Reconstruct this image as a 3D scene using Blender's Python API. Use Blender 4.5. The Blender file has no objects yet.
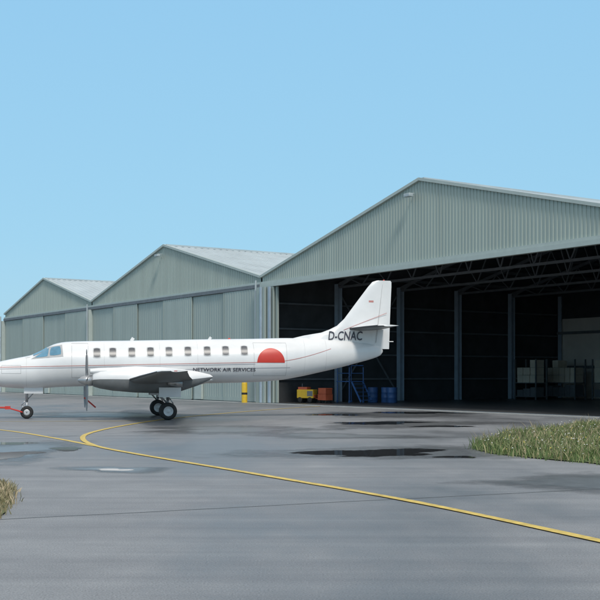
import bpy, bmesh, math, random
import numpy as np
from mathutils import Vector, Matrix
random.seed(4); np.random.seed(4)
C=bpy.context; D=bpy.data
sc=C.scene
# ---------------------------------------------------------------- helpers
def link(o):
    sc.collection.objects.link(o); return o
def empty(name,loc=(0,0,0),rz=0.0):
    e=D.objects.new(name,None); e.location=loc; e.rotation_euler=(0,0,rz); e.empty_display_size=.5
    return link(e)
def mesh(name,verts,faces,mat=None,parent=None,smooth=False):
    m=D.meshes.new(name); m.from_pydata([tuple(v) for v in verts],[],faces)
    if mat: m.materials.append(mat)
    if smooth: m.polygons.foreach_set('use_smooth',[True]*len(m.polygons))
    m.update()
    o=D.objects.new(name,m); link(o)
    if parent: o.parent=parent
    return o
def boxgeo(x0,x1,y0,y1,z0,z1):
    v=[(x0,y0,z0),(x1,y0,z0),(x1,y1,z0),(x0,y1,z0),(x0,y0,z1),(x1,y0,z1),(x1,y1,z1),(x0,y1,z1)]
    f=[(3,2,1,0),(4,5,6,7),(0,1,5,4),(1,2,6,5),(2,3,7,6),(3,0,4,7)]
    return v,f
class G:
    def __init__(s): s.v=[];s.f=[]
    def add(s,v,f):
        n=len(s.v); s.v+= [tuple(a) for a in v]; s.f+=[tuple(i+n for i in q) for q in f]; return s
    def box(s,*a): return s.add(*boxgeo(*a))
    def tube(s,p,q,r,r2=None,n=10):
        p=Vector(p);q=Vector(q); r2=r if r2 is None else r2
        d=(q-p).normalized(); u=d.orthogonal().normalized(); w=d.cross(u)
        v=[];f=[]
        for k in range(n):
            a=2*math.pi*k/n; c=u*math.cos(a)+w*math.sin(a); v.append(p+c*r); v.append(q+c*r2)
        for k in range(n):
            j=(k+1)%n; f.append((2*k,2*j,2*j+1,2*k+1))
        f.append(tuple(2*k for k in range(n))[::-1]); f.append(tuple(2*k+1 for k in range(n)))
        return s.add(v,f)
    def beam(s,p,q,w,h):
        p=Vector(p);q=Vector(q); d=(q-p).normalized()
        up=Vector((0,0,1)) if abs(d.z)<.95 else Vector((0,1,0))
        a=d.cross(up).normalized()*w/2; b=a.cross(d).normalized()*h/2
        v=[p-a-b,p+a-b,p+a+b,p-a+b,q-a-b,q+a-b,q+a+b,q-a+b]
        return s.add(v,[(0,1,2,3),(7,6,5,4),(0,4,5,1),(1,5,6,2),(2,6,7,3),(3,7,4,0)])
    def lathe(s,o,ax,prof,n=28):
        o=Vector(o);d=Vector(ax).normalized();u=d.orthogonal().normalized();w=d.cross(u)
        v=[];f=[];m=len(prof)
        for k in range(n):
            a=2*math.pi*k/n;c=u*math.cos(a)+w*math.sin(a)
            for (t,r) in prof: v.append(o+d*t+c*r)
        for k in range(n):
            j=(k+1)%n
            for i in range(m-1): f.append((k*m+i,k*m+i+1,j*m+i+1,j*m+i))
        return s.add(v,f)
    def obj(s,name,mat,parent=None,smooth=False,bevel=0):
        o=mesh(name,s.v,s.f,mat,parent,smooth)
        if bevel:
            b=o.modifiers.new('b','BEVEL'); b.width=bevel; b.segments=2; b.limit_method='ANGLE'
        if smooth:
            bm=bmesh.new(); bm.from_mesh(o.data); bmesh.ops.recalc_face_normals(bm,faces=bm.faces); bm.to_mesh(o.data); bm.free()
        return o
def N(mat): return mat.node_tree.nodes, mat.node_tree.links
def pmat(name,col,rough=.5,metal=0,var=.12,scale=3.0,bump=0,bscale=40,stretch=None,coat=0,spec=.5):
    m=D.materials.new(name); m.use_nodes=True; n,l=N(m); b=n['Principled BSDF']
    b.inputs['Roughness'].default_value=rough; b.inputs['Metallic'].default_value=metal
    b.inputs['Specular IOR Level'].default_value=spec
    b.inputs['Coat Weight'].default_value=coat; b.inputs['Coat Roughness'].default_value=.08
    tc=n.new('ShaderNodeTexCoord'); mp=n.new('ShaderNodeMapping'); l.new(tc.outputs['Object'],mp.inputs[0])
    if stretch: mp.inputs['Scale'].default_value=stretch
    nz=n.new('ShaderNodeTexNoise'); nz.inputs['Scale'].default_value=scale; nz.inputs['Detail'].default_value=6; nz.inputs['Roughness'].default_value=.6
    l.new(mp.outputs[0],nz.inputs[0])
    r=n.new('ShaderNodeValToRGB'); r.color_ramp.elements[0].position=.3; r.color_ramp.elements[1].position=.72
    r.color_ramp.elements[0].color=tuple(c*(1-var) for c in col)+(1,); r.color_ramp.elements[1].color=tuple(min(1,c*(1+var)) for c in col)+(1,)
    l.new(nz.outputs[0],r.inputs[0]); l.new(r.outputs[0],b.inputs['Base Color'])
    if bump:
        n2=n.new('ShaderNodeTexNoise'); n2.inputs['Scale'].default_value=bscale; n2.inputs['Detail'].default_value=4
        l.new(tc.outputs['Object'],n2.inputs[0]); bp=n.new('ShaderNodeBump'); bp.inputs['Strength'].default_value=bump; bp.inputs['Distance'].default_value=.02
        l.new(n2.outputs[0],bp.inputs['Height']); l.new(bp.outputs[0],b.inputs['Normal'])
    return m
def fademat(m,amp=.55,scale=2.2,soft=.06):
    n,l=N(m); b=n['Principled BSDF']; at=n.new('ShaderNodeAttribute'); at.attribute_name='edge'
    tc=n.new('ShaderNodeTexCoord'); nz=n.new('ShaderNodeTexNoise'); nz.inputs['Scale'].default_value=scale; nz.inputs['Detail'].default_value=8; nz.inputs['Roughness'].default_value=.62
    l.new(tc.outputs['Object'],nz.inputs[0])
    a=n.new('ShaderNodeMath'); a.operation='MULTIPLY_ADD'; a.inputs[1].default_value=amp*2; l.new(nz.outputs[0],a.inputs[0]); l.new(at.outputs['Fac'],a.inputs[2])
    mr=n.new('ShaderNodeMapRange'); mr.inputs[1].default_value=.72+amp-soft; mr.inputs[2].default_value=.72+amp+soft; mr.inputs[3].default_value=1; mr.inputs[4].default_value=0
    l.new(a.outputs[0],mr.inputs[0]); l.new(mr.outputs[0],b.inputs['Alpha']); return m
# ---------------------------------------------------------------- materials
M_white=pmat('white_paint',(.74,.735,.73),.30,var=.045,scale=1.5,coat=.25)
M_grey=pmat('grey_paint_and_shade',(.15,.16,.165),.42,var=.15,scale=2.5)  # nacelle's lower paint; on wings and tailplane, underside shade put into the colour
M_boot=pmat('deice_rubber',(.035,.035,.04),.55)
M_black=pmat('tyre_rubber',(.02,.02,.02),.75)
M_metal=pmat('gear_metal',(.42,.43,.44),.35,metal=.7)
M_prop=pmat('propeller_metal',(.20,.21,.22),.4,metal=.4)
M_hub=pmat('wheel_hub',(.55,.55,.55),.4,metal=.3)
M_glass=pmat('cabin_window',(.075,.08,.09),.32,var=.35,scale=1.3)
M_wglass=pmat('windscreen_glass',(.10,.24,.34),.06,var=.4,scale=1.5)
M_frame=pmat('window_frame',(.50,.50,.50),.4)
M_red=pmat('red_paint',(.56,.045,.03),.35,var=.06)
M_stripe=pmat('red_stripe',(.50,.22,.20),.4,var=.05)
M_greystripe=pmat('grey_stripe',(.42,.42,.45),.4,var=.05)
M_text=pmat('lettering',(.05,.05,.07),.4)
M_line=pmat('panel_gap',(.40,.40,.40),.6)
M_clad=pmat('wall_cladding',(.365,.42,.38),.55,var=.08,scale=1.2,stretch=(1,1,.12))
M_door=pmat('door_cladding',(.335,.388,.36),.5,var=.09,scale=1.0,stretch=(1,1,.10))
M_roof=pmat('roof_sheet',(.40,.455,.475),.5,var=.12,scale=.6)
M_trim=pmat('trim',(.42,.47,.44),.45,var=.06)
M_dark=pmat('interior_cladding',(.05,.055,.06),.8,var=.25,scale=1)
M_steelblue=pmat('blue_grey_steel',(.34,.42,.50),.5,var=.12,scale=2)
M_steel=pmat('truss_steel',(.15,.165,.18),.55,var=.15)
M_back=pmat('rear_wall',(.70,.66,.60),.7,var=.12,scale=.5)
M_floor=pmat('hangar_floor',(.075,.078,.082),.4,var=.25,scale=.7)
M_conc=pmat('threshold_concrete',(.34,.335,.32),.7,var=.2,scale=2,bump=.2)
M_yellow=pmat('yellow_paint',(.68,.44,.03),.5,var=.08,scale=8)
M_carton=pmat('carton',(.76,.69,.56),.8,var=.12,scale=2)
M_blue=pmat('blue_plastic',(.045,.12,.30),.45)
M_orange=pmat('orange_paint',(.50,.11,.05),.5)
M_bark=pmat('bark',(.08,.06,.045),.9)

def leafmat(name,c1,c2):
    m=D.materials.new(name); m.use_nodes=True; n,l=N(m); b=n['Principled BSDF']; b.inputs['Roughness'].default_value=.7
    g=n.new('ShaderNodeNewGeometry'); r=n.new('ShaderNodeValToRGB')
    r.color_ramp.elements[0].color=c1+(1,); r.color_ramp.elements[1].color=c2+(1,)
    l.new(g.outputs['Random Per Island'],r.inputs[0]); l.new(r.outputs[0],b.inputs['Base Color'])
    return m,r
M_leaf,_=leafmat('leaf',(.025,.05,.018),(.075,.12,.035))
M_grassb,r=leafmat('grass_blade',(.06,.11,.03),(.40,.35,.19)); e=r.color_ramp.elements.new(.6); e.color=(.13,.19,.055,1)
M_dry,r=leafmat('dry_grass',(.14,.14,.06),(.45,.36,.23))
M_petal=pmat('petal',(.75,.74,.68),.6)
M_petaly=pmat('petal_yellow',(.7,.55,.08),.6)

def asphalt():
    m=D.materials.new('asphalt'); m.use_nodes=True; n,l=N(m); b=n['Principled BSDF']
    tc=n.new('ShaderNodeTexCoord')
    def noise(s,det=6,st=None,rough=.6,rot=.5):
        z=n.new('ShaderNodeTexNoise'); z.inputs['Scale'].default_value=s; z.inputs['Detail'].default_value=det; z.inputs['Roughness'].default_value=rough
        if st:
            mp=n.new('ShaderNodeMapping'); mp.inputs['Scale'].default_value=st; mp.inputs['Rotation'].default_value=(0,0,rot); l.new(tc.outputs['Object'],mp.inputs[0]); l.new(mp.outputs[0],z.inputs[0])
        else: l.new(tc.outputs['Object'],z.inputs[0])
        return z
    def ramp(src,p0,c0,p1,c1):
        r=n.new('ShaderNodeValToRGB'); a,bb=r.color_ramp.elements; a.position=p0;a.color=c0;bb.position=p1;bb.color=c1; l.new(src.outputs[0],r.inputs[0]); return r
    def mult(a,bb):
        mu=n.new('ShaderNodeMix'); mu.data_type='RGBA'; mu.blend_type='MULTIPLY'; mu.inputs[0].default_value=1
        l.new(a,mu.inputs[6]); l.new(bb,mu.inputs[7]); return mu.outputs[2]
    big=noise(.16,7,(1,.45,1)); fine=noise(60,3); mid=noise(1.1,8,None,.7); streak=noise(1.0,5,(.12,2.2,1),.6,.58)
    dry=ramp(mid,.3,(.190,.195,.205,1),.7,(.245,.25,.26,1))
    wet=ramp(big,.40,(1,1,1,1),.56,(0,0,0,1))
    mx=n.new('ShaderNodeMix'); mx.data_type='RGBA'; l.new(wet.outputs[0],mx.inputs[0]); l.new(dry.outputs[0],mx.inputs[6]); mx.inputs[7].default_value=(.135,.14,.15,1)
    fr=ramp(fine,.3,(.64,.64,.64,1),.7,(1.32,1.32,1.32,1)); st=ramp(streak,.3,(.80,.80,.81,1),.7,(1.1,1.1,1.09,1))
    l.new(mult(mult(mx.outputs[2],fr.outputs[0]),st.outputs[0]),b.inputs['Base Color'])
    rr=n.new('ShaderNodeMapRange'); rr.inputs[3].default_value=.64; rr.inputs[4].default_value=.36; l.new(wet.outputs[0],rr.inputs[0]); l.new(rr.outputs[0],b.inputs['Roughness'])
    bp=n.new('ShaderNodeBump'); bp.inputs['Strength'].default_value=.4; bp.inputs['Distance'].default_value=.01; l.new(fine.outputs[0],bp.inputs['Height']); l.new(bp.outputs[0],b.inputs['Normal'])
    return m
M_asph=asphalt()
M_water=fademat(pmat('rain_water',(.045,.048,.052),.04,var=.2,scale=1),.45,1.8,.05)
M_damp=fademat(pmat('damp_asphalt',(.12,.124,.13),.30,var=.25,scale=3,bump=.15,bscale=50),.55,1.3,.32)
M_mark=pmat('yellow_marking',(.58,.42,.09),.6,var=.3,scale=7)
M_seam=pmat('tar_seam',(.10,.10,.10),.5)
M_soil=pmat('grass_ground',(.10,.115,.05),.95,var=.35,scale=.8,bump=.4,bscale=8)

# ---------------------------------------------------------------- ground
def sheet(name,pts,z,mat):
    return mesh(name,[(x,y,z) for x,y in pts],[tuple(range(len(pts)))],mat)
R=2500
sheet('ground',[(-R,-R),(R,-R),(R,R),(-R,R)],-.06,M_soil)
sheet('apron_asphalt',[(-120,-40),(60,-40),(60,28),(36,44),(50,80),(20,120),(-45,140),(-120,140)],0.0,M_asph)

def ribbon(name,pts,w,z,mat,sub=8,parent=None):
    P=[Vector((x,y,0)) for x,y in pts]; out=[]
    for i in range(len(P)-1):
        p0=P[max(i-1,0)];p1=P[i];p2=P[i+1];p3=P[min(i+2,len(P)-1)]
        for k in range(sub):
            t=k/sub
            out.append(.5*((2*p1)+(p2-p0)*t+(2*p0-5*p1+4*p2-p3)*t*t+(-p0+3*p1-3*p2+p3)*t**3))
    out.append(P[-1]); v=[];f=[]
    for i,p in enumerate(out):
        d=(out[min(i+1,len(out)-1)]-out[max(i-1,0)]).normalized(); nn=Vector((-d.y,d.x,0))*w/2
        j=1+.08*random.uniform(-1,1)
        v+=[(p.x+nn.x*j,p.y+nn.y*j,z),(p.x-nn.x*j,p.y-nn.y*j,z)]
    for i in range(len(out)-1): f.append((2*i,2*i+1,2*i+3,2*i+2))
    return mesh(name,v,f,mat,parent)
mk=empty('taxiway_marking')
ribbon('lead_in_line',[(5.2,64),(.5,56.2),(-3.04,47.3),(-4.9,40.9),(-5.75,35.3),(-5.95,31),(-5.6,28.1),(-4.7,25.2),(-3.3,22.5),(-1.43,19.3),(0,16.8),(.8,15.4),(2.1,12.8),(5,6)],.14,.012,M_mark,parent=mk)
ribbon('branch_line',[(-20,43),(-12.5,36.4),(-9.0,32.7),(-6.5,28.6),(-4.75,25.25)],.14,.008,M_mark,parent=mk)
ribbon('cross_line',[(-30,38.2),(-10.5,38.6),(-5.4,39.2)],.10,.008,M_mark,parent=mk)
sm=empty('asphalt_seam')
for a,b in [((-30,24),(10,33)),((-14,20),(12,52)),((-25,48),(6,57)),((-9,10),(14,20))]:
    n_=30; ribbon('seam',[(a[0]+(b[0]-a[0])*i/n_+random.uniform(-.04,.04),a[1]+(b[1]-a[1])*i/n_+random.uniform(-.04,.04)) for i in range(n_+1)],.025,.004,M_seam,sub=2,parent=sm)

def puddle(cx,cy,rx,ry,mat,z,seed,name='puddle'):
    rnd=random.Random(seed); ph=[rnd.uniform(0,6.28) for _ in range(9)]; v=[(cx,cy,z)]; E=[0.0]
    n_=72; m_=9
    for i in range(1,m_+1):
        fr=i/m_*1.25
        for k in range(n_):
            a=2*math.pi*k/n_
            r=1+.25*math.sin(2*a+ph[0])+.16*math.sin(3*a+ph[1])+.10*math.sin(5*a+ph[2])
            v.append((cx+rx*r*fr*math.cos(a),cy+ry*r*fr*math.sin(a),z)); E.append(i/m_*1.4)
    f=[(0,1+k,1+(k+1)%n_) for k in range(n_)]
    for i in range(m_-1):
        for k in range(n_):
            j=(k+1)%n_; f.append((1+i*n_+k,1+(i+1)*n_+k,1+(i+1)*n_+j,1+i*n_+j))
    o=mesh(name,v,f,mat)
    at=o.data.attributes.new('edge','FLOAT','POINT'); at.data.foreach_set('value',E)
    return o
W,DP=M_water,M_damp
lst=[(1.55,23.1,1.9,1.9,W,1),(3.1,21.9,.5,.5,W,13),
 (2.8,37.4,2.2,1.7,W,2),(4.6,35.0,1.2,.9,W,3),(5.2,47.5,2.6,2.2,W,4),(1.4,45,1.4,1.2,W,44),
 (-6.1,22.3,1.1,1.5,W,6),(-7.3,26.2,1.0,1.2,W,7),(-5.2,24.3,.5,.9,W,17),(-3.25,18.9,.42,.34,W,9),
 (1.8,23.2,3.0,2.8,DP,21),(3.6,36.6,3.8,3.2,DP,22),(4.4,46,4.5,4,DP,23),(-6.4,23.8,2.2,3.4,DP,24),(-3.2,19,1.0,.9,DP,25),(-2,33,4,2.5,DP,26),(4.6,16.5,2.4,1.6,DP,27),(1,29.5,3,1.6,DP,29),(-8,45,5,4,DP,30)]
for i,(x,y,a,b,m_,s_) in enumerate(lst):
    puddle(x,y,a,b,m_,(.0068 if m_ is W else .0052)+.00006*i,s_,'puddle' if m_ is W else 'damp_patch')

# ---------------------------------------------------------------- grass areas
def inside(px,py,poly):
    c=np.zeros(len(px),bool); j=len(poly)-1
    for i in range(len(poly)):
        xi,yi=poly[i];xj,yj=poly[j]
        cond=((yi>py)!=(yj>py))&(px<(xj-xi)*(py-yi)/(yj-yi+1e-12)+xi); c^=cond; j=i
    return c
def smoothpoly(poly,amp=.12):
    out=[]
    for i in range(len(poly)):
        a=poly[i];b=poly[(i+1)%len(poly)]; L=math.dist(a,b); k=max(2,int(L/.35))
        for q in range(k):
            t=q/k; out.append((a[0]+(b[0]-a[0])*t+random.uniform(-amp,amp),a[1]+(b[1]-a[1])*t+random.uniform(-amp,amp)))
    return out
def grass(name,poly,count,hmin,hmax,mat,clip,clump=.6,jit=.10):
    x0,x1,y0,y1=clip; tot=0; P=[]
    while tot<count:
        px=np.random.uniform(x0,x1,count*2);py=np.random.uniform(y0,y1,count*2)
        k=inside(px,py,poly)
        d=.5+.5*np.sin(px*2.1+1.3*np.sin(py*1.7))*np.sin(py*1.9+np.sin(px*2.7)); k&=np.random.rand(len(px))<(1-clump+clump*d)
        P.append(np.stack([px[k],py[k],d[k]],1)); tot+=k.sum()
    P=np.concatenate(P)[:count]; n_=count; P[:,:2]+=np.random.normal(0,jit,(n_,2))
    h=np.random.uniform(hmin,hmax,n_)*(.45+.75*P[:,2]); w=np.random.uniform(.005,.012,n_)
    a=np.random.uniform(0,6.28,n_); lean=np.random.uniform(.05,.8,n_)*h; la=np.random.uniform(0,6.28,n_)
    V=np.zeros((n_,5,3))
    ux=np.cos(a)*w;uy=np.sin(a)*w; lx=np.cos(la)*lean; ly=np.sin(la)*lean
    for i,(sx,fr,fh,ww) in enumerate([(-1,0,0,1),(1,0,0,1),(1,.35,.6,.8),(-1,.35,.6,.8),(0,1,1,0)]):
        V[:,i,0]=P[:,0]+sx*ux*ww+lx*fr; V[:,i,1]=P[:,1]+sx*uy*ww+ly*fr; V[:,i,2]=h*fh
    V=V.reshape(-1,3); F=[]
    for i in range(n_):
        b=5*i; F.append((b,b+1,b+2,b+3)); F.append((b+3,b+2,b+4))
    return mesh(name,V.tolist(),F,mat)
polyR=[(3.85,24.2),(4.6,26.6),(5.5,29),(7.7,33),(9.9,36.2),(12.0,35.5),(30,24),(34,10),(12,14),(8.0,18.2),(5.6,19.9),(4.2,22.2)]
g=empty('grass_verge')
sp=smoothpoly(polyR); mesh('soil',[(x,y,.02) for x,y in sp],[tuple(range(len(sp)))],M_soil,g)
o=grass('blades',polyR,80000,.08,.27,M_grassb,(3.5,13.5,16,38)); o.parent=g
o=grass('seed_stalks',polyR,3500,.25,.42,M_dry,(3.5,13.5,16,38)); o.parent=g
def flowers(poly,clip,count,h,r,mat,parent,nm):
    gg=G(); x0,x1,y0,y1=clip; k=0
    while k<count:
        x=random.uniform(x0,x1);y=random.uniform(y0,y1)
        if not inside(np.array([x]),np.array([y]),poly)[0]: continue
        z=random.uniform(*h); rr=random.uniform(.6,1.3)*r
        gg.add([(x-rr,y,z),(x,y-rr,z+rr*.3),(x+rr,y,z),(x,y+rr,z+rr*.3),(x,y,z+rr)],[(0,1,4),(1,2,4),(2,3,4),(3,0,4)]); k+=1
    gg.obj(nm,mat,parent)
flowers(polyR,(3.6,13,18,37),700,(.10,.27),.017,M_petal,g,'white_flowers')
flowers(polyR,(3.6,13,18,37),350,(.10,.25),.016,M_petaly,g,'yellow_flowers')
polyL=[(-5.3,17.8),(-4.75,16.9),(-4.3,16.0),(-4.0,15.2),(-3.75,14.2),(-3.55,13),(-3.5,11.5),(-3.6,9),(-12,6),(-14,17),(-7,18.3)]
g=empty('grass_verge')
sp=smoothpoly(polyL,.06); mesh('soil',[(x,y,.02) for x,y in sp],[tuple(range(len(sp)))],M_soil,g)
o=grass('blades',polyL,26000,.05,.16,M_dry,(-6.5,-3.2,9,18.2),.4,.05); o.parent=g

# ---------------------------------------------------------------- hangars
OX,OY=-2.24,64.2
RZ=math.atan2(-.837,.547)
PITCH=3.55/14.6
def corr_wall(g,x0,x1,zb,zt,y,pitch=.25,d=.045,brk=None):
    xs=[]; x=x0
    while x<x1-1e-6:
        for o_,yy in ((0,0),(.45,0),(.55,-d),(.95,-d)):
            xx=x+o_*pitch
            if xx<x1: xs.append((xx,yy))
        x+=pitch
    xs.append((x1,0))
    if brk is not None: xs.append((brk,0)); xs.sort(key=lambda a:a[0])
    v=[];f=[]
    for xx,yy in xs: v+=[(xx,y+yy,zb),(xx,y+yy,zt(xx) if callable(zt) else zt)]
    for i in range(len(xs)-1): f.append((2*i,2*i+2,2*i+3,2*i+1))
    g.add(v,f)
def roof(name,parent,xa,za,xb,zb,y0,y1,mat,pitch=.5,d=.05):
    g=G(); ys=[];y=y0
    while y<y1-1e-6:
        for o_,zz in ((0,0),(.6,0),(.7,d),(.9,d)):
            if y+o_*pitch<y1: ys.append((y+o_*pitch,zz))
        y+=pitch
    ys.append((y1,0)); v=[];f=[]
    for yy,zz in ys: v+=[(xa,yy,za+zz),(xb,yy,zb+zz)]
    for i in range(len(ys)-1): f.append((2*i,2*i+2,2*i+3,2*i+1))
    g.add(v,f); return g.obj(name,mat,parent)
EZ=7.12
def hangar(x0,x1,zeave,depth,opened=False,nleaf=6):
    h=empty('aircraft_hangar',(OX,OY,0),RZ)
    xm=(x0+x1)/2; zr=zeave+(x1-x0)/2*PITCH
    rake=lambda x: zeave+(xm-x0-abs(x-xm))*PITCH
    g=G(); corr_wall(g,x0+.06,x1-.06,EZ,lambda x:rake(x)-.02,0,pitch=.22,d=.026,brk=xm); g.obj('gable_cladding',M_clad,h)
    g=G()
    for a,b in ((x0,xm),(xm,x1)):
        g.beam((a,-.06,rake(a)+.02),(b,-.06,rake(b)+.02),.16,.14)
    g.obj('rake_trim',M_trim,h)
    g=G(); g.box(x0,x1,-.11,.02,EZ-.13,EZ); g.obj('door_head_trim',M_trim,h)
    g=G(); g.box(x0,x1,-.16,.1,EZ-.34,EZ-.132); g.obj('door_track',M_steel if not opened else M_trim,h)
    ovh=.05
    roof('roof_slope_west',h,x0,zeave,xm,zr,ovh,depth,M_roof)
    roof('roof_slope_east',h,xm,zr,x1,zeave,ovh,depth,M_roof)
    g=G()
    for a,b in ((x0,xm),(xm,x1)):
        za,zb=rake(a)-.12,rake(b)-.12
        g.add([(a,.1,za),(b,.1,zb),(b,depth,zb),(a,depth,za)],[(0,1,2,3)])
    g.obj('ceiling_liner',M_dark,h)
    g=G(); g.box(xm-.2,xm+.2,.05,depth,zr-.03,zr+.09); g.obj('ridge_cap',M_roof,h)
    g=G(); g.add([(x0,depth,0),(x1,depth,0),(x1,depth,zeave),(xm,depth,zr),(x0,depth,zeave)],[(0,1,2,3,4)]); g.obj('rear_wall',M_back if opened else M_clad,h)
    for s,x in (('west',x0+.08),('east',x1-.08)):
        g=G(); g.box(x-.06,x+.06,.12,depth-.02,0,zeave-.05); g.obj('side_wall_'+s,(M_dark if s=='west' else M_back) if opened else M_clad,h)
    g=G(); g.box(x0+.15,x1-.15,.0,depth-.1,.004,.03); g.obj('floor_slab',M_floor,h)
    g=G(); g.box(x0,x1,-1.1,-.02,.0,.025); g.obj('threshold',M_conc,h)
    g=G(); g.box(x0,x1,-.55,-.47,.025,.04);g.box(x0,x1,-.30,-.22,.025,.04); g.obj('door_rail',M_metal,h)
    g=G(); g.box(x0-.16,x0+.14,-.36,-.0,.02,EZ-.345); g.obj('corner_pilaster',M_trim,h)
    g=G(); g.tube((x0-.02,-.42,.1),(x0-.02,-.42,7.2),.055); g.obj('downpipe',M_roof,h)
    if not opened:
        w=(x1-x0-.3)/nleaf
        for i in range(nleaf):
            g=G(); a=x0+.15+i*w; yy=-.12 if i%2 else -.02
            corr_wall(g,a+.02,a+w-.02,.08,EZ-.36,yy,.3,.014); g.obj('door_leaf',M_door,h)
            g=G(); g.box(a+.01,a+.07,yy-.025,yy+.05,.08,EZ-.355); g.box(a+w-.07,a+w-.012,yy-.026,yy+.05,.08,EZ-.356)
            g.box(a+.092,a+w-.092,yy-.026,yy+.05,.06,.3)
            g.obj('door_frame',M_door,h)
        g=G(); a=x0+.15+w*(nleaf-2); g.box(a+.5,a+1.45,-.2,-.06,.1,2.2); g.obj('personnel_door',M_trim,h)
    return h,xm,zr,rake
h1,*_=hangar(-47.2,-25.83,7.42,24.5,nleaf=4)
h2,xm2,zr2,_=hangar(-25.8,-.03,7.42,24.5,nleaf=6)
h3,xm3,zr3,rake3=hangar(0,29.2,7.42,24.5,opened=True)
g=G();gb=G()
for k in range(0,6):
    y=.35+4.83*k
    for x in (.45,28.75):
        w=.34
        gb.box(x-w/2,x+w/2,y-.17,y-.14,0.03,7.2); gb.box(x-w/2,x+w/2,y+.14,y+.17,.03,7.2); gb.box(x-.02,x+.02,y-.139,y+.139,.03,7.2)
    yy=y+.3 if k==0 else y
    g.beam((.6,yy,7.0),(28.6,yy,7.0),.12,.13)
    g.beam((.5,yy,7.15),(14.6,yy,10.5),.14,.18); g.beam((14.6,yy,10.5),(28.7,yy,7.15),.14,.18)
    nb=12
    for i in range(nb):
        xa=.6+28*i/nb; xb=.6+28*(i+.5)/nb; xc=.6+28*(i+1)/nb
        zz=lambda x: 7.15+(14.1-abs(x-14.6))*3.35/14.1
        g.beam((xa,yy,7.0),(xb,yy,zz(xb)-.05),.06,.06); g.beam((xb,yy,zz(xb)-.05),(xc,yy,7.0),.06,.06)
for i in range(11):
    x=1.5+i*2.6; z=7.42+(14.6-abs(x-14.6))*PITCH-.27
    g.beam((x,.4,z),(x,24.3,z),.07,.16)
g.obj('roof_truss',M_steel,h3); gb.obj('steel_column',M_steelblue,h3)
g=G()
for z in (1.4,2.9,4.4,5.9): g.box(.15,.27,.3,24.3,z-.05,z+.05)
g.beam((.3,5.2,.3),(.3,10,6.9),.08,.08); g.beam((.3,10,.3),(.3,5.2,6.9),.08,.08)
g.obj('wall_girts',M_steel,h3)
g=G()
for z in (2.2,4.6): g.box(.3,29,24.2,24.35,z-.09,z+.09)
for x in (5,10,15,20,25): g.box(x-.12,x+.12,24.1,24.36,0.03,8.1)
g.obj('rear_wall_rails',M_steel,h3)
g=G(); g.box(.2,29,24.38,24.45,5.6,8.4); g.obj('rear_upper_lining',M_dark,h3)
g=G()
for i in range(4):
    y=-.5+i*.17
    g.box(.16+.28*i,1.1+.2*i,y,y+.10,.05,EZ-.36)
g.obj('stacked_door_leaf',M_door,h3)
g=G(); g.box(1.25,1.42,-.36,-.26,.05,EZ-.37); g.box(.75,.85,-.62,-.52,.05,EZ-.37); g.obj('leaf_edge_post',M_steelblue,h3)
g=G()
for i in range(4):
    y=-.5+i*.17; g.box(27.0-.3*i,29.1-.28*i,y,y+.1,.05,EZ-.36)
g.obj('stacked_door_leaf_east',M_door,h3)
def lamp(parent,x,z):
    g=G(); g.box(x-.03,x+.03,-.4,-.05,z+.1,z+.15); g.add(*boxgeo(x-.22,x+.22,-.55,-.3,z-.06,z+.10)); g.obj('flood_lamp',M_roof,parent,bevel=.03)
lamp(h3,14.2,zr3-.75); lamp(h2,xm2-.3,zr2-.7)

# ------------------------------------------------- objects in / by the hangar
def place(x,y): return (OX+.547*x+.837*y, OY-.837*x+.547*y, 0)
bx,by,_=place(-.5,-.9)
b=empty('safety_bollard',(bx,by,0)); g=G()
g.lathe((0,0,0),(0,0,1),[(0,.17),(1.15,.17),(1.25,.14),(1.29,.07),(1.3,0)],20); g.obj('post',M_yellow,b,True)
g=G(); g.lathe((0,0,0),(0,0,1),[(.5,.174),(.62,.174)],20); g.obj('band',M_black,b,True)
def rack(x,y,w,dx=1.0):
    e=empty('storage_rack',place(x,y),RZ); g=G()
    for a in (0,w):
        for bb in (0,dx): g.box(a-.04,a+.04,bb-.04,bb+.04,.03,2.7)
    for z in (.25,1.15,): g.box(-.04,w+.04,-.04,dx+.04,z-.05,z)
    g.obj('frame',M_steel,e)
    g=G(); gd=G(); r=random.Random(int(x*10+y)); a=.08
    while a<w-.4:
        ww=r.uniform(.4,.65); ww=min(ww,w-.05-a)
        for q in range(r.choice((2,2,3))):
            hh=.5
            g.box(a+r.uniform(0,.03),a+ww-.05,.05+r.uniform(0,.06),dx-.1,1.152+q*hh,1.15+(q+1)*hh-.012)
        gd.box(a,a+ww-.05,.1,dx-.1,.252,.25+r.uniform(.4,.75))
        a+=ww
    g.obj('carton',M_carton,e); gd.obj('dark_box',M_steel,e)
rack(1.9,18.6,1.9); rack(1.8,21.6,2.6); rack(5.2,22.4,3.0); rack(8.6,22.6,3)
for i,(x,y) in enumerate(((3.4,5.6),(3.9,6.2),(4.6,6.1))):
    e=empty('steel_drum',place(x,y)); g=G()
    g.lathe((0,0,.03),(0,0,1),[(0,0),(0,.29),(.02,.3),(.28,.29),(.30,.305),(.32,.29),(.58,.29),(.60,.305),(.62,.29),(.88,.3),(.9,.28),(.87,.27),(.87,0)],24); g.obj('body',M_blue,e,True)
e=empty('maintenance_platform',place(2.6,3.6),RZ); g=G()
for x in (0,1.2):
    for y in (0,1.0): g.tube((x,y,.1),(x,y,2.1 if x else 1.3),.03)
g.box(-.05,1.25,-.05,1.05,1.25,1.3)
for y in (0,1): g.tube((0,y,1.3),(0,y,2.2),.025); g.tube((0,y,2.2),(1.2,y,2.2),.025); g.tube((0,y,1.75),(1.2,y,1.75),.02)
for y in (0.1,.9): g.beam((1.3,y,1.25),(2.2,y,.1),.04,.1)
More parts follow.
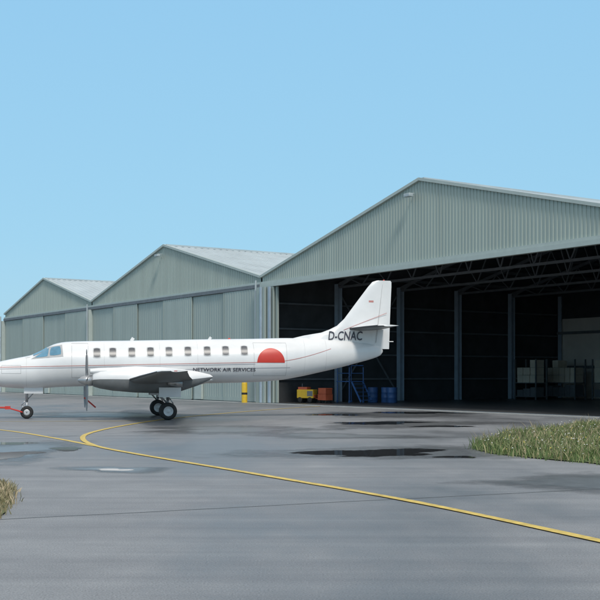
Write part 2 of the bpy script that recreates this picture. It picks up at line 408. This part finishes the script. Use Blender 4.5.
for k in range(5): t=(k+.5)/5; g.box(1.3+.9*t-.1,1.3+.9*t+.1,.1,.9,1.25-1.15*t-.02,1.25-1.15*t+.01)
for x in (0,1.2):
    for y in (0,1.0): g.lathe((x,y-.03,.1),(0,1,0),[(0,0),(0,.07),(.06,.07),(.06,0)],14)
g.obj('frame',M_blue,e)
e=empty('ground_power_cart',place(1.75,1.3),RZ+.5); e.scale=(.72,.72,.85); g=G()
g.box(0,1.5,0,.8,.35,.95); g.obj('housing',M_yellow,e,bevel=.05)
g=G(); g.box(.1,.9,.05,.75,.951,1.12); g.box(1.5,1.55,.1,.7,.4,.6); g.tube((1.5,.4,.35),(2.3,.4,.25),.03); g.obj('engine_cover',M_orange,e,bevel=.03)
g=G()
for x in (.3,1.2):
    for y in (-.06,.74): g.lathe((x,y,.235),(0,1,0),[(0,0),(0,.12),(.01,.2),(.11,.2),(.12,.12),(.12,0)],20)
g.obj('wheels',M_black,e,True)
g=G(); g.box(.95,1.45,-.006,.0,.5,.85); g.tube((.2,.6,.95),(.2,.6,1.35),.03); g.obj('panel',M_steel,e)
e=empty('tool_trolley',place(2.9,2.0),RZ); g=G()
g.box(0,.8,0,.5,.2,.55); g.box(.02,.78,.02,.48,.56,.9); g.tube((.85,.05,.85),(.85,.45,.85),.02); g.obj('cabinet',M_orange,e,bevel=.02)
g=G()
for x in (.1,.7):
    for y in (.05,.4): g.lathe((x,y,.11),(0,1,0),[(0,0),(0,.08),(.05,.08),(.05,0)],14)
g.obj('castors',M_black,e)

# ---------------------------------------------------------------- aircraft
A=empty('turboprop_aircraft',(-5.32,42.2,0),math.atan2(.208,.978))
ST=[(-7.22,1.66,.03,.03),(-7.1,1.665,.13,.13),(-6.75,1.67,.28,.28),(-6.1,1.685,.47,.48),(-5.5,1.72,.565,.60),(-4.95,1.765,.635,.68),
    (-4.6,1.85,.70,.73),(-4.3,1.945,.78,.78),(-4.0,2.02,.83,.81),(-3.6,2.06,.855,.83),(-3.0,2.08,.86,.84),(-1,2.12,.86,.84),(1.5,2.18,.86,.84),(3.6,2.225,.855,.84),
    (4.6,2.28,.83,.79),(5.4,2.345,.765,.69),(6.2,2.42,.67,.55),(7.0,2.49,.56,.41),(7.8,2.56,.42,.27),(8.4,2.60,.30,.16),(8.75,2.62,.18,.07),(8.85,2.62,.05,.02)]
SA=np.array(ST)
def prof(t):
    xs=SA[:,0]; out=[]
    i=int(np.clip(np.searchsorted(xs,t)-1,0,len(xs)-2))
    h=xs[i+1]-xs[i]; u=np.clip((t-xs[i])/h,0,1)
    for c in (1,2,3):
        y=SA[:,c]
        def slope(j):
            if j==0: return (y[1]-y[0])/(xs[1]-xs[0])
            if j==len(xs)-1: return (y[-1]-y[-2])/(xs[-1]-xs[-2])
            a=(y[j]-y[j-1])/(xs[j]-xs[j-1]); b=(y[j+1]-y[j])/(xs[j+1]-xs[j])
            return 0 if a*b<=0 else 2*a*b/(a+b)
        m0=slope(i)*h;m1=slope(i+1)*h
        out.append((2*u**3-3*u**2+1)*y[i]+(u**3-2*u**2+u)*m0+(-2*u**3+3*u**2)*y[i+1]+(u**3-u**2)*m1)
    return out
def loft(name,rings,mat,parent,cap=True,smooth=True):
    n_=len(rings[0]); v=[p for r in rings for p in r]; f=[]
    for i in range(len(rings)-1):
        for k in range(n_):
            j=(k+1)%n_; f.append((i*n_+k,i*n_+j,(i+1)*n_+j,(i+1)*n_+k))
    if cap: f.append(tuple(range(n_))[::-1]); f.append(tuple((len(rings)-1)*n_+k for k in range(n_)))
    o=mesh(name,v,f,mat,parent,smooth)
    bm=bmesh.new(); bm.from_mesh(o.data); bmesh.ops.recalc_face_normals(bm,faces=bm.faces); bm.to_mesh(o.data); bm.free()
    if smooth:
        em=o.modifiers.new('es','EDGE_SPLIT'); em.split_angle=math.radians(50)
    return o
ts=[-7.22,-7.2,-7.16,-7.1]+list(np.linspace(-7.0,8.75,110))+[8.8,8.85]
rings=[]
for t in ts:
    c,a,b=prof(t); rings.append([(t,b*math.cos(q),c+a*math.sin(q)) for q in np.linspace(0,2*math.pi,48,endpoint=False)])
loft('fuselage',rings,M_white,A)
def fy(t,z):
    c,a,b=prof(t); u=(z-c)/a; return b*math.sqrt(max(0,1-u*u)) if abs(u)<1 else 0
def fn(t,th):
    c,a,b=prof(t); return (t,-b*math.cos(th),c+a*math.sin(th))
def zth(t,z):
    c,a,b=prof(t); return math.asin(max(-1,min(1,(z-c)/a)))
def off(p,t,e):
    c,a,b=prof(t); n_=Vector((0,p[1]/b**2,(p[2]-c)/a**2)).normalized(); return (p[0],p[1]+n_.y*e,p[2]+n_.z*e)
def patch(name,corners,mat,e=.006,n_=8,m_=8,mirror=True,rnd=0):
    for s in ((1,-1) if mirror else (1,)):
        v=[];f=[]
        for i in range(n_+1):
            for j in range(m_+1):
                u=i/n_;w=j/m_
                if rnd:
                    a=2*u-1;b=2*w-1; k=rnd
                    uu=(a*math.sqrt(1-k*b*b/2)+1)/2; ww=(b*math.sqrt(1-k*a*a/2)+1)/2
                else: uu,ww=u,w
                t=(corners[0][0]*(1-uu)+corners[1][0]*uu)*(1-ww)+(corners[3][0]*(1-uu)+corners[2][0]*uu)*ww
                z=(corners[0][1]*(1-uu)+corners[1][1]*uu)*(1-ww)+(corners[3][1]*(1-uu)+corners[2][1]*uu)*ww
                th=zth(t,z); p=off(fn(t,th),t,e); v.append((p[0],p[1]*s,p[2]))
        for i in range(n_):
            for j in range(m_):
                a=i*(m_+1)+j; q=(a,a+m_+1,a+m_+2,a+1); f.append(q if s==1 else q[::-1])
        mesh(name,v,f,mat,A,True)
def wz(t): return 2.42+ (t+3)*.021+.05
wts=[-2.52,-1.93,-1.22,-.52,.18,.90,1.64,2.35,3.08]
for i,t in enumerate(wts):
    z=wz(t); w=.12;h=.165
    patch('window_frame',[(t-w-.03,z-h-.03),(t+w+.03,z-h-.03),(t+w+.03,z+h+.03),(t-w-.03,z+h+.03)],M_frame,.010,8,12,rnd=.42)
    patch('cabin_window',[(t-w,z-h),(t+w,z-h),(t+w,z+h),(t-w,z+h)],M_glass,.020,8,12,rnd=.42)
patch('cockpit_frame',[(-4.93,2.24),(-3.75,2.34),(-3.80,2.79),(-4.30,2.70)],M_line,.006,14,10)
patch('cockpit_side_window',[(-4.26,2.36),(-3.82,2.41),(-3.86,2.74),(-4.22,2.68)],M_wglass,.014,8,8,rnd=.4)
patch('cockpit_side_window',[(-4.82,2.28),(-4.32,2.34),(-4.28,2.67),(-4.42,2.58)],M_wglass,.014,8,8,rnd=.3)
nt,nh=10,12
for s in (1,-1):
    v=[];f=[]
    for i in range(nt+1):
        for j in range(nh+1):
            t=-4.86+(.50)*i/nt; th=math.radians(62+27*j/nh); p=off(fn(t,th),t,.014); v.append((p[0],p[1]*s,p[2]))
    for i in range(nt):
        for j in range(nh):
            a=i*(nh+1)+j; f.append((a,a+nh+1,a+nh+2,a+1))
    mesh('windscreen',v,f,M_wglass,A,True)
def stripe(name,fz,t0,t1,w,mat,e=.006,n_=60):
    for s in (1,-1):
        v=[];f=[]
        for i in range(n_+1):
            t=t0+(t1-t0)*i/n_; z=fz(t)
            for k in (0,1,2):
                zz=z-w/2+w*k/2; p=off(fn(t,zth(t,zz)),t,e); v.append((p[0],p[1]*s,p[2]))
        for i in range(n_):
            for k in (0,1): f.append((3*i+k,3*i+3+k,3*i+4+k,3*i+1+k))
        mesh(name,v,f,mat,A,True)
base=lambda t: 2.0+.021*(t+3)+ (max(0,t-4.2)**1.6)*.12
stripe('cheat_line_red',base,-6.6,6.6,.022,M_stripe)
stripe('cheat_line_grey',lambda t: base(t)-.06,-6.4,3.5,.03,M_greystripe)
stripe('belly_line',lambda t: 1.78+.021*(t+3),.8,4.9,.02,M_greystripe)
for s in (1,-1):
    v=[];f=[]; R_=.56; tc,zc=4.12,2.13; nr,na=8,28
    for i in range(nr+1):
        for k in range(na+1):
            r=R_*i/nr;a=math.pi*k/na
            t=tc+r*math.cos(a)*.98; z=zc+r*math.sin(a); p=off(fn(t,zth(t,z)),t,.012); v.append((p[0],p[1]*s,p[2]))
    for i in range(nr):
        for k in range(na):
            a=i*(na+1)+k; f.append((a,a+na+1,a+na+2,a+1))
    mesh('red_sun_emblem',v,f,M_red,A,True)
def outline(t0,t1,z0,z1):
    w=.011
    patch('door_gap',[(t0,z0),(t0+w,z0),(t0+w,z1),(t0,z1)],M_line,.003,1,12,False)
    patch('door_gap',[(t1,z0),(t1+w,z0),(t1+w,z1),(t1,z1)],M_line,.003,1,12,False)
    patch('door_gap',[(t0,z1),(t1,z1),(t1,z1+w),(t0,z1+w)],M_line,.0035,8,1,False)
    patch('door_gap',[(t0,z0),(t1,z0),(t1,z0+w),(t0,z0+w)],M_line,.0035,8,1,False)
outline(-3.45,-2.85,1.55,2.84); outline(3.45,4.75,1.62,2.9); outline(-6.0,-5.3,1.7,2.0)
for t in (-5.1,-2.25,-.17,1.27,5.5,6.4):
    c,a,b=prof(t)
    patch('skin_joint',[(t,c-a*.9),(t+.008,c-a*.9),(t+.008,c+a*.95),(t,c+a*.95)],M_frame,.002,1,20)
FIN=[(2.70,5.4,9.12),(3.25,5.8,9.14),(3.30,6.3,9.14),(3.62,6.95,9.15),(3.9,7.25,9.16),(4.6,7.78,9.19),(5.2,8.24,9.22),(5.40,8.42,9.22),(5.46,8.6,9.18)]
def finT(z): return .13-.075*(z-2.7)/2.8
def finle(z):
    for i in range(len(FIN)-1):
        if FIN[i][0]<=z<=FIN[i+1][0]:
            u=(z-FIN[i][0])/(FIN[i+1][0]-FIN[i][0]); return FIN[i][1]+(FIN[i+1][1]-FIN[i][1])*u
    return 9
def foil(n_=14):
    up=[]
    for k in range(n_+1):
        x=.5*(1-math.cos(math.pi*k/n_)); y=5*(.2969*math.sqrt(x)-.126*x-.3516*x*x+.2843*x**3-.1036*x**4); up.append((x,y))
    return up+[(x,-y) for x,y in up[-2:0:-1]]
FO=foil()
rings=[]
for z,le,te in FIN:
    T=finT(z); rings.append([(le+(te-le)*x,2*T*y,z) for x,y in FO])
loft('fin_and_rudder',rings,M_white,A)
rings=[]
for t,z,w in ((4.9,3.05,.03),(5.6,3.22,.05),(6.3,3.34,.06),(7.0,3.6,.07),(7.4,3.9,.07)):
    rings.append([(t,-w*2,2.7),(t,-w*.8,(z+2.8)/2),(t,0,z),(t,w*.8,(z+2.8)/2),(t,w*2,2.7)])
loft('dorsal_fillet',rings,M_white,A)
g=G()
for s in (-1,1): g.beam((8.55,s*.082,2.95),(8.83,s*.040,5.3),.012,.02)
g.obj('rudder_gap',M_line,A)
def wing(name,secs,mat,s,matlow=None,thick=.14):
    rings=[]
    for y,le,te,z in secs:
        ch=te-le; rings.append([(le+ch*x,s*y,z+ch*thick*yy) for x,yy in FO])
    o=loft(name,rings,mat,A)
    if matlow:
        o.data.materials.append(matlow)
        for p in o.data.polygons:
            if p.normal.z<-.2: p.material_index=1  # downward faces of white surfaces get their shadow tone as colour
    return o
for s in (-1,1):
    wing('wing',[(.3,-1.55,1.15,1.36),(2.3,-1.46,.92,1.47),(5.0,-1.2,.50,1.60),(7.9,-.85,.12,1.75),(8.25,-.73,.1,1.77),(8.4,-.45,.05,1.78)],M_white,s,M_grey,.14)
    wing('wing_boot',[(2.75,-1.425,-1.25,1.488),(5.0,-1.212,-1.05,1.60),(7.9,-.86,-.76,1.75)],M_boot,s,None,.45)
    wing('tailplane',[(.05,7.45,8.88,3.50),(1.2,7.75,8.88,3.53),(2.05,8.05,8.88,3.55),(2.18,8.25,8.86,3.55)],M_white,s,M_grey,.11)
    wing('tailplane_boot',[(.1,7.44,7.6,3.50),(1.2,7.74,7.88,3.53),(2.05,8.04,8.15,3.55)],M_boot,s,None,.5)
    g=G(); g.tube((-.35,s*8.39,1.775),(-.25,s*8.40,1.775),.015,.01)
    g.obj('wingtip_light',M_red if s<0 else M_wglass,A)
    Y=s*2.28
    NS=[(-2.72,1.46,.17,.17),(-2.68,1.48,.25,.24),(-2.45,1.50,.34,.31),(-2.0,1.50,.42,.36),(-1.2,1.49,.48,.39),(-.3,1.46,.48,.38),(.5,1.46,.40,.33),(1.1,1.52,.26,.22),(1.55,1.57,.10,.09),(1.65,1.58,.02,.02)]
    rings=[[(t,Y+b*math.cos(q),c+a*math.sin(q)) for q in np.linspace(0,2*math.pi,32,endpoint=False)] for t,c,a,b in NS]
    o=loft('engine_nacelle',rings,M_white,A)
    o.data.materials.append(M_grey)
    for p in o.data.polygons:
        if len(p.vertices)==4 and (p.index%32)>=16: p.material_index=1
    rings=[[(t,Y+w*math.cos(q),zc+hh*math.sin(q)) for q in np.linspace(0,2*math.pi,20,endpoint=False)] for t,zc,w,hh in ((-2.8,1.78,.17,.09),(-2.5,1.79,.2,.12),(-1.9,1.80,.22,.13),(-1.3,1.82,.15,.08))]
    loft('intake_scoop',rings,M_white,A)
    g=G(); g.lathe((-2.803,Y,1.78),(1,0,0),[(0,0),(0,.075)],20); g.obj('intake_mouth',M_boot,A)
    g=G(); g.tube((.0,Y+s*.33,1.40),(.5,Y+s*.46,1.34),.15,.13,16); g.obj('exhaust_stub',M_metal,A,True)
    g=G(); g.lathe((-3.25,Y,1.46),(1,0,0),[(0,0),(.04,.06),(.15,.13),(.30,.175),(.53,.185),(.54,0)],24); g.obj('spinner',M_metal,A,True)
    g=G()
    for k in range(4):
        a=math.radians(4+90*k) ; rd=Vector((0,math.sin(a),math.cos(a))); tg=Vector((0,math.cos(a),-math.sin(a)))
        R0=[]
        for r,w,tw,th in ((.12,.05,60,.05),(.3,.065,48,.035),(.5,.085,36,.024),(.8,.09,26,.018),(1.02,.08,20,.013),(1.12,.04,18,.01)):
            cw=math.cos(math.radians(tw))*w; sw=math.sin(math.radians(tw))*w
            c0=Vector((-2.92,Y,1.46))+rd*r; ch=tg*cw+Vector((sw,0,0)); nn=Vector((math.cos(math.radians(tw)),0,0))*th-tg*math.sin(math.radians(tw))*th
            R0.append([c0-ch,c0+nn*.6,c0+ch,c0-nn*.6])
        v=[p for r_ in R0 for p in r_]; f=[]
        for i in range(len(R0)-1):
            for q in range(4): j=(q+1)%4; f.append((i*4+q,i*4+j,i*4+4+j,i*4+4+q))
        f.append((20,21,22,23)); g.add(v,f)
    g.obj('propeller_blades',M_prop,A)
    g=G(); g.tube((0,Y,1.25),(0,Y,.72),.065); g.tube((0,Y,.75),(0,Y,.33),.045); g.tube((0,Y-.2,.33),(0,Y+.2,.33),.04)
    g.tube((-.55,Y,1.2),(-.03,Y,.62),.03); g.tube((.06,Y,.8),(.2,Y,.6),.02); g.tube((.2,Y,.6),(.05,Y,.4),.02)
    g.obj('main_gear_strut',M_metal,A,True)
    gt=G();gh=G()
    for yy in (-.17,.17):
        o_=(0,Y+yy-.09,.325)
        gt.lathe(o_,(0,1,0),[(.01,.18),(0,.21),(.0,.26),(.03,.30),(.06,.32),(.12,.32),(.15,.30),(.18,.26),(.18,.21),(.17,.18)],32)
        gh.lathe(o_,(0,1,0),[(.03,0),(.03,.05),(.05,.1),(.02,.16),(.012,.185),(.168,.185),(.16,.16),(.13,.1),(.15,.05),(.15,0)],24)
    gt.obj('main_tyres',M_black,A,True); gh.obj('main_hubs',M_hub,A,True)
    g=G()
    for yy in (-.33,.33): g.box(-.35,.45,Y+yy-.012,Y+yy+.012,.84,1.2)
    g.obj('gear_doors',M_white,A,bevel=.01)
rings=[[(t,b*math.cos(q),c+a*math.sin(q)) for q in np.linspace(0,2*math.pi,32,endpoint=False)] for t,c,a,b in ((-2.4,1.40,.1,.3),(-1.9,1.40,.2,.72),(-1,1.41,.27,.95),(.6,1.43,.27,.98),(1.4,1.46,.2,.8),(2.0,1.48,.08,.4))]
loft('wing_fairing',rings,M_white,A)
X=-5.10
g=G(); g.tube((X,0,1.35),(X,0,.65),.05); g.tube((X,0,.66),(X,0,.23),.035); g.tube((X,-.14,.235),(X,.14,.235),.03)
g.tube((X+.5,0,1.25),(X,0,.7),.022); g.tube((X-.05,0,.7),(X-.2,0,.5),.018); g.tube((X-.2,0,.5),(X-.04,0,.32),.018); g.obj('nose_gear_strut',M_metal,A,True)
gt=G();gh=G()
for yy in (-.11,.11):
    o_=(X,yy-.06,.243)
    gt.lathe(o_,(0,1,0),[(.01,.12),(0,.14),(0,.19),(.02,.225),(.05,.238),(.07,.238),(.10,.225),(.12,.19),(.12,.14),(.11,.12)],28)
    gh.lathe(o_,(0,1,0),[(.03,0),(.03,.06),(.012,.12),(.108,.12),(.09,.06),(.09,0)],20)
gt.obj('nose_tyres',M_black,A,True); gh.obj('nose_hubs',M_hub,A,True)
g=G()
for yy in (-.2,.2): g.box(X-.1,X+.6,yy-.01,yy+.01,.95,1.22)
g.obj('nose_gear_doors',M_white,A,bevel=.01)
g=G()
g.beam((-1.2,0,2.96),(-1.12,0,3.08),.02,.12); g.beam((1.8,0,3.02),(1.88,0,3.13),.02,.1); g.tube((-4.9,-.3,2.33),(-5.15,-.36,2.32),.012)
g.beam((.5,0,1.2),(.6,0,1.0),.02,.12); g.tube((9.1,0,3.0),(9.3,0,3.0),.02)
g.obj('antenna',M_white,A)
g=G(); g.lathe((2.6,0,3.04),(0,0,1),[(0,.06),(.04,.05),(.06,.02),(.065,0)],16); g.lathe((8.9,0,5.44),(0,0,1),[(0,.04),(.05,.03),(.065,0)],16); g.obj('beacon',M_red,A,True)
g=G(); g.beam((-2.95,2.0,.75),(-2.5,1.95,.35),.02,.06); g.obj('prop_restraint_strap',M_red,A)
def text(s,size,tc,zc,mat,name,squeeze=1,shear=0,fin=False):
    cu=D.curves.new(name,'FONT'); cu.body=s; cu.size=size; cu.align_x='CENTER'; cu.resolution_u=3
    cu.shear=shear; cu.offset=size*.012
    ob=D.objects.new('tmp',cu); link(ob); C.view_layer.update()
    me=D.meshes.new_from_object(ob.evaluated_get(C.evaluated_depsgraph_get())); D.objects.remove(ob)
    bm=bmesh.new(); bm.from_mesh(me); bmesh.ops.triangulate(bm,faces=bm.faces)
    bmesh.ops.subdivide_edges(bm,edges=[e for e in bm.edges if e.calc_length()>size*.2],cuts=2)
    for v in bm.verts:
        t=tc+v.co.x*squeeze; z=zc+v.co.y
        y=fy(t,z)
        if fin: y=max(y,finT(z)*2*.52 if t>finle(z) else 0,.06)
        v.co=Vector((t,-(y+.014),z))
    bm.to_mesh(me); bm.free(); me.materials.clear(); me.materials.append(mat)
    me.name=name; o=D.objects.new(name,me); link(o); o.parent=A
text('NETWORK AIR SERVICES',.19,2.3,1.79,M_text,'operator_title',1.15,0)
text('D-CNAC',.50,7.25,3.05,M_text,'registration',.72,.15,True)
g=G()
for s in (-1,1):
    y=s*.08; g.add([(8.25,y,4.57),(8.45,y,4.57),(8.45,y*.98,4.65),(8.25,y*.98,4.65)],[(0,1,2,3)])
g.obj('fin_flag',M_stripe,A)
g=G()
for s in (-1,1): g.beam((7.2,s*.125,3.45),(9.0,s*.085,4.15),.006,.018)
g.obj('fin_stripe',M_stripe,A)
T=empty('tow_bar',(-5.32,42.2,0),math.atan2(.208,.978)); g=G()
g.tube((X-.15,-.2,.25),(X-.7,0,.42),.025); g.tube((X-.15,.2,.25),(X-.7,0,.42),.025); g.tube((X-.7,0,.42),(X-3.6,0,.48),.035)
g.box(X-.8,X-.6,-.06,.06,.36,.48); g.tube((X-1.6,-.3,.16),(X-1.6,.3,.16),.025); g.tube((X-1.6,0,.16),(X-1.6,0,.42),.02)
g.obj('bar',M_red,T); g=G()
for y in (-.32,.26): g.lathe((X-1.6,y,.14),(0,1,0),[(0,0),(0,.1),(.01,.14),(.05,.14),(.06,.1),(.06,0)],18)
g.obj('wheels',M_black,T,True)

# ---------------------------------------------------------------- trees
def tree(x,y,h,seed):
    r=random.Random(seed); rn=np.random.RandomState(seed)
    e=empty('broadleaf_tree',(x,y,-.06)); g=G(); g.tube((0,0,0),(0,0,h*.55),h*.03,h*.014)
    cl=[]
    for k in range(16):
        a=r.uniform(0,6.28); z=h*r.uniform(.32,.9); rr=h*.30*math.sqrt(max(.05,1-((z/h-.6)/.42)**2))*r.uniform(.4,1)
        c=(rr*math.cos(a),rr*math.sin(a),z); cl.append((c,h*r.uniform(.09,.16)))
        g.tube((0,0,z*.55),c,h*.009,h*.003,6)
    g.obj('trunk',M_bark,e)
    V=[];F=[]
    for c,R_ in cl:
        n_=170
        d=rn.normal(size=(n_,3)); d/=np.linalg.norm(d,axis=1)[:,None]; p=np.array(c)+d*R_*rn.uniform(.55,1.1,(n_,1))*np.array([1.1,1.1,.8])
        for q in p:
            s_=h*.02*rn.uniform(.6,1.3); u=rn.normal(size=3);u/=np.linalg.norm(u); w=np.cross(u,rn.normal(size=3)); w/=np.linalg.norm(w)
            b=len(V); V+= [tuple(q-u*s_),tuple(q+w*s_*.6),tuple(q+u*s_),tuple(q-w*s_*.6)]; F.append((b,b+1,b+2,b+3))
    mesh('crown',V,F,M_leaf,e)
tp=[(-34.6,121,6.5),(-41,121,9),(-46,117,9),(-52,122,11),(-58,118,9.5),(-65,124,11),(34,112,9),(42,108,10),(50,104,9),(58,96,10)]
for i,(x,y,h) in enumerate(tp): tree(x,y,h,i+5)

# ---------------------------------------------------------------- world, sun, camera
SE=math.radians(48); sd=Vector((.25,-.8,0)).normalized()
w=D.worlds.new('World'); sc.world=w; w.use_nodes=True; n=w.node_tree.nodes; l=w.node_tree.links
bg=n['Background']; bg.inputs[1].default_value=.1
sky=n.new('ShaderNodeTexSky'); sky.sky_type='NISHITA'; sky.sun_disc=False; sky.sun_elevation=SE; sky.sun_rotation=math.atan2(sd.x,sd.y); sky.dust_density=1.5
tc=n.new('ShaderNodeTexCoord'); sp=n.new('ShaderNodeSeparateXYZ'); l.new(tc.outputs['Generated'],sp.inputs[0])
r=n.new('ShaderNodeValToRGB'); cr=r.color_ramp
cr.elements[0].position=0; cr.elements[0].color=(.43,.72,.90,1); cr.elements[1].position=.36; cr.elements[1].color=(.32,.65,.94,1)
e=cr.elements.new(.12); e.color=(.36,.69,.92,1); e=cr.elements.new(.62); e.color=(.95,.95,.95,1)
l.new(sp.outputs['Z'],r.inputs[0])
sclr=n.new('ShaderNodeVectorMath'); sclr.operation='SCALE'; sclr.inputs[3].default_value=10; l.new(r.outputs[0],sclr.inputs[0])
mx=n.new('ShaderNodeMix'); mx.data_type='RGBA'; mx.inputs[0].default_value=.85; l.new(sky.outputs[0],mx.inputs[6]); l.new(sclr.outputs[0],mx.inputs[7]); l.new(mx.outputs[2],bg.inputs[0])
sl=D.lights.new('sun','SUN'); sl.energy=2.2; sl.angle=math.radians(10); sl.color=(1,.95,.87)
so=D.objects.new('sun',sl); link(so)
dirv=-(sd*math.cos(SE)+Vector((0,0,math.sin(SE)))); so.rotation_euler=dirv.to_track_quat('-Z','Y').to_euler(); so.location=(0,0,60)
cam=D.cameras.new('camera'); cam.lens=65.4; cam.sensor_width=36; cam.shift_y=.125; cam.clip_end=6000; cam.clip_start=.1
co=D.objects.new('camera',cam); link(co); co.location=(0,0,1.65); co.rotation_euler=(math.pi/2,0,0); sc.camera=co
sc.view_settings.view_transform='Standard'; sc.view_settings.look='None'; sc.view_settings.exposure=0
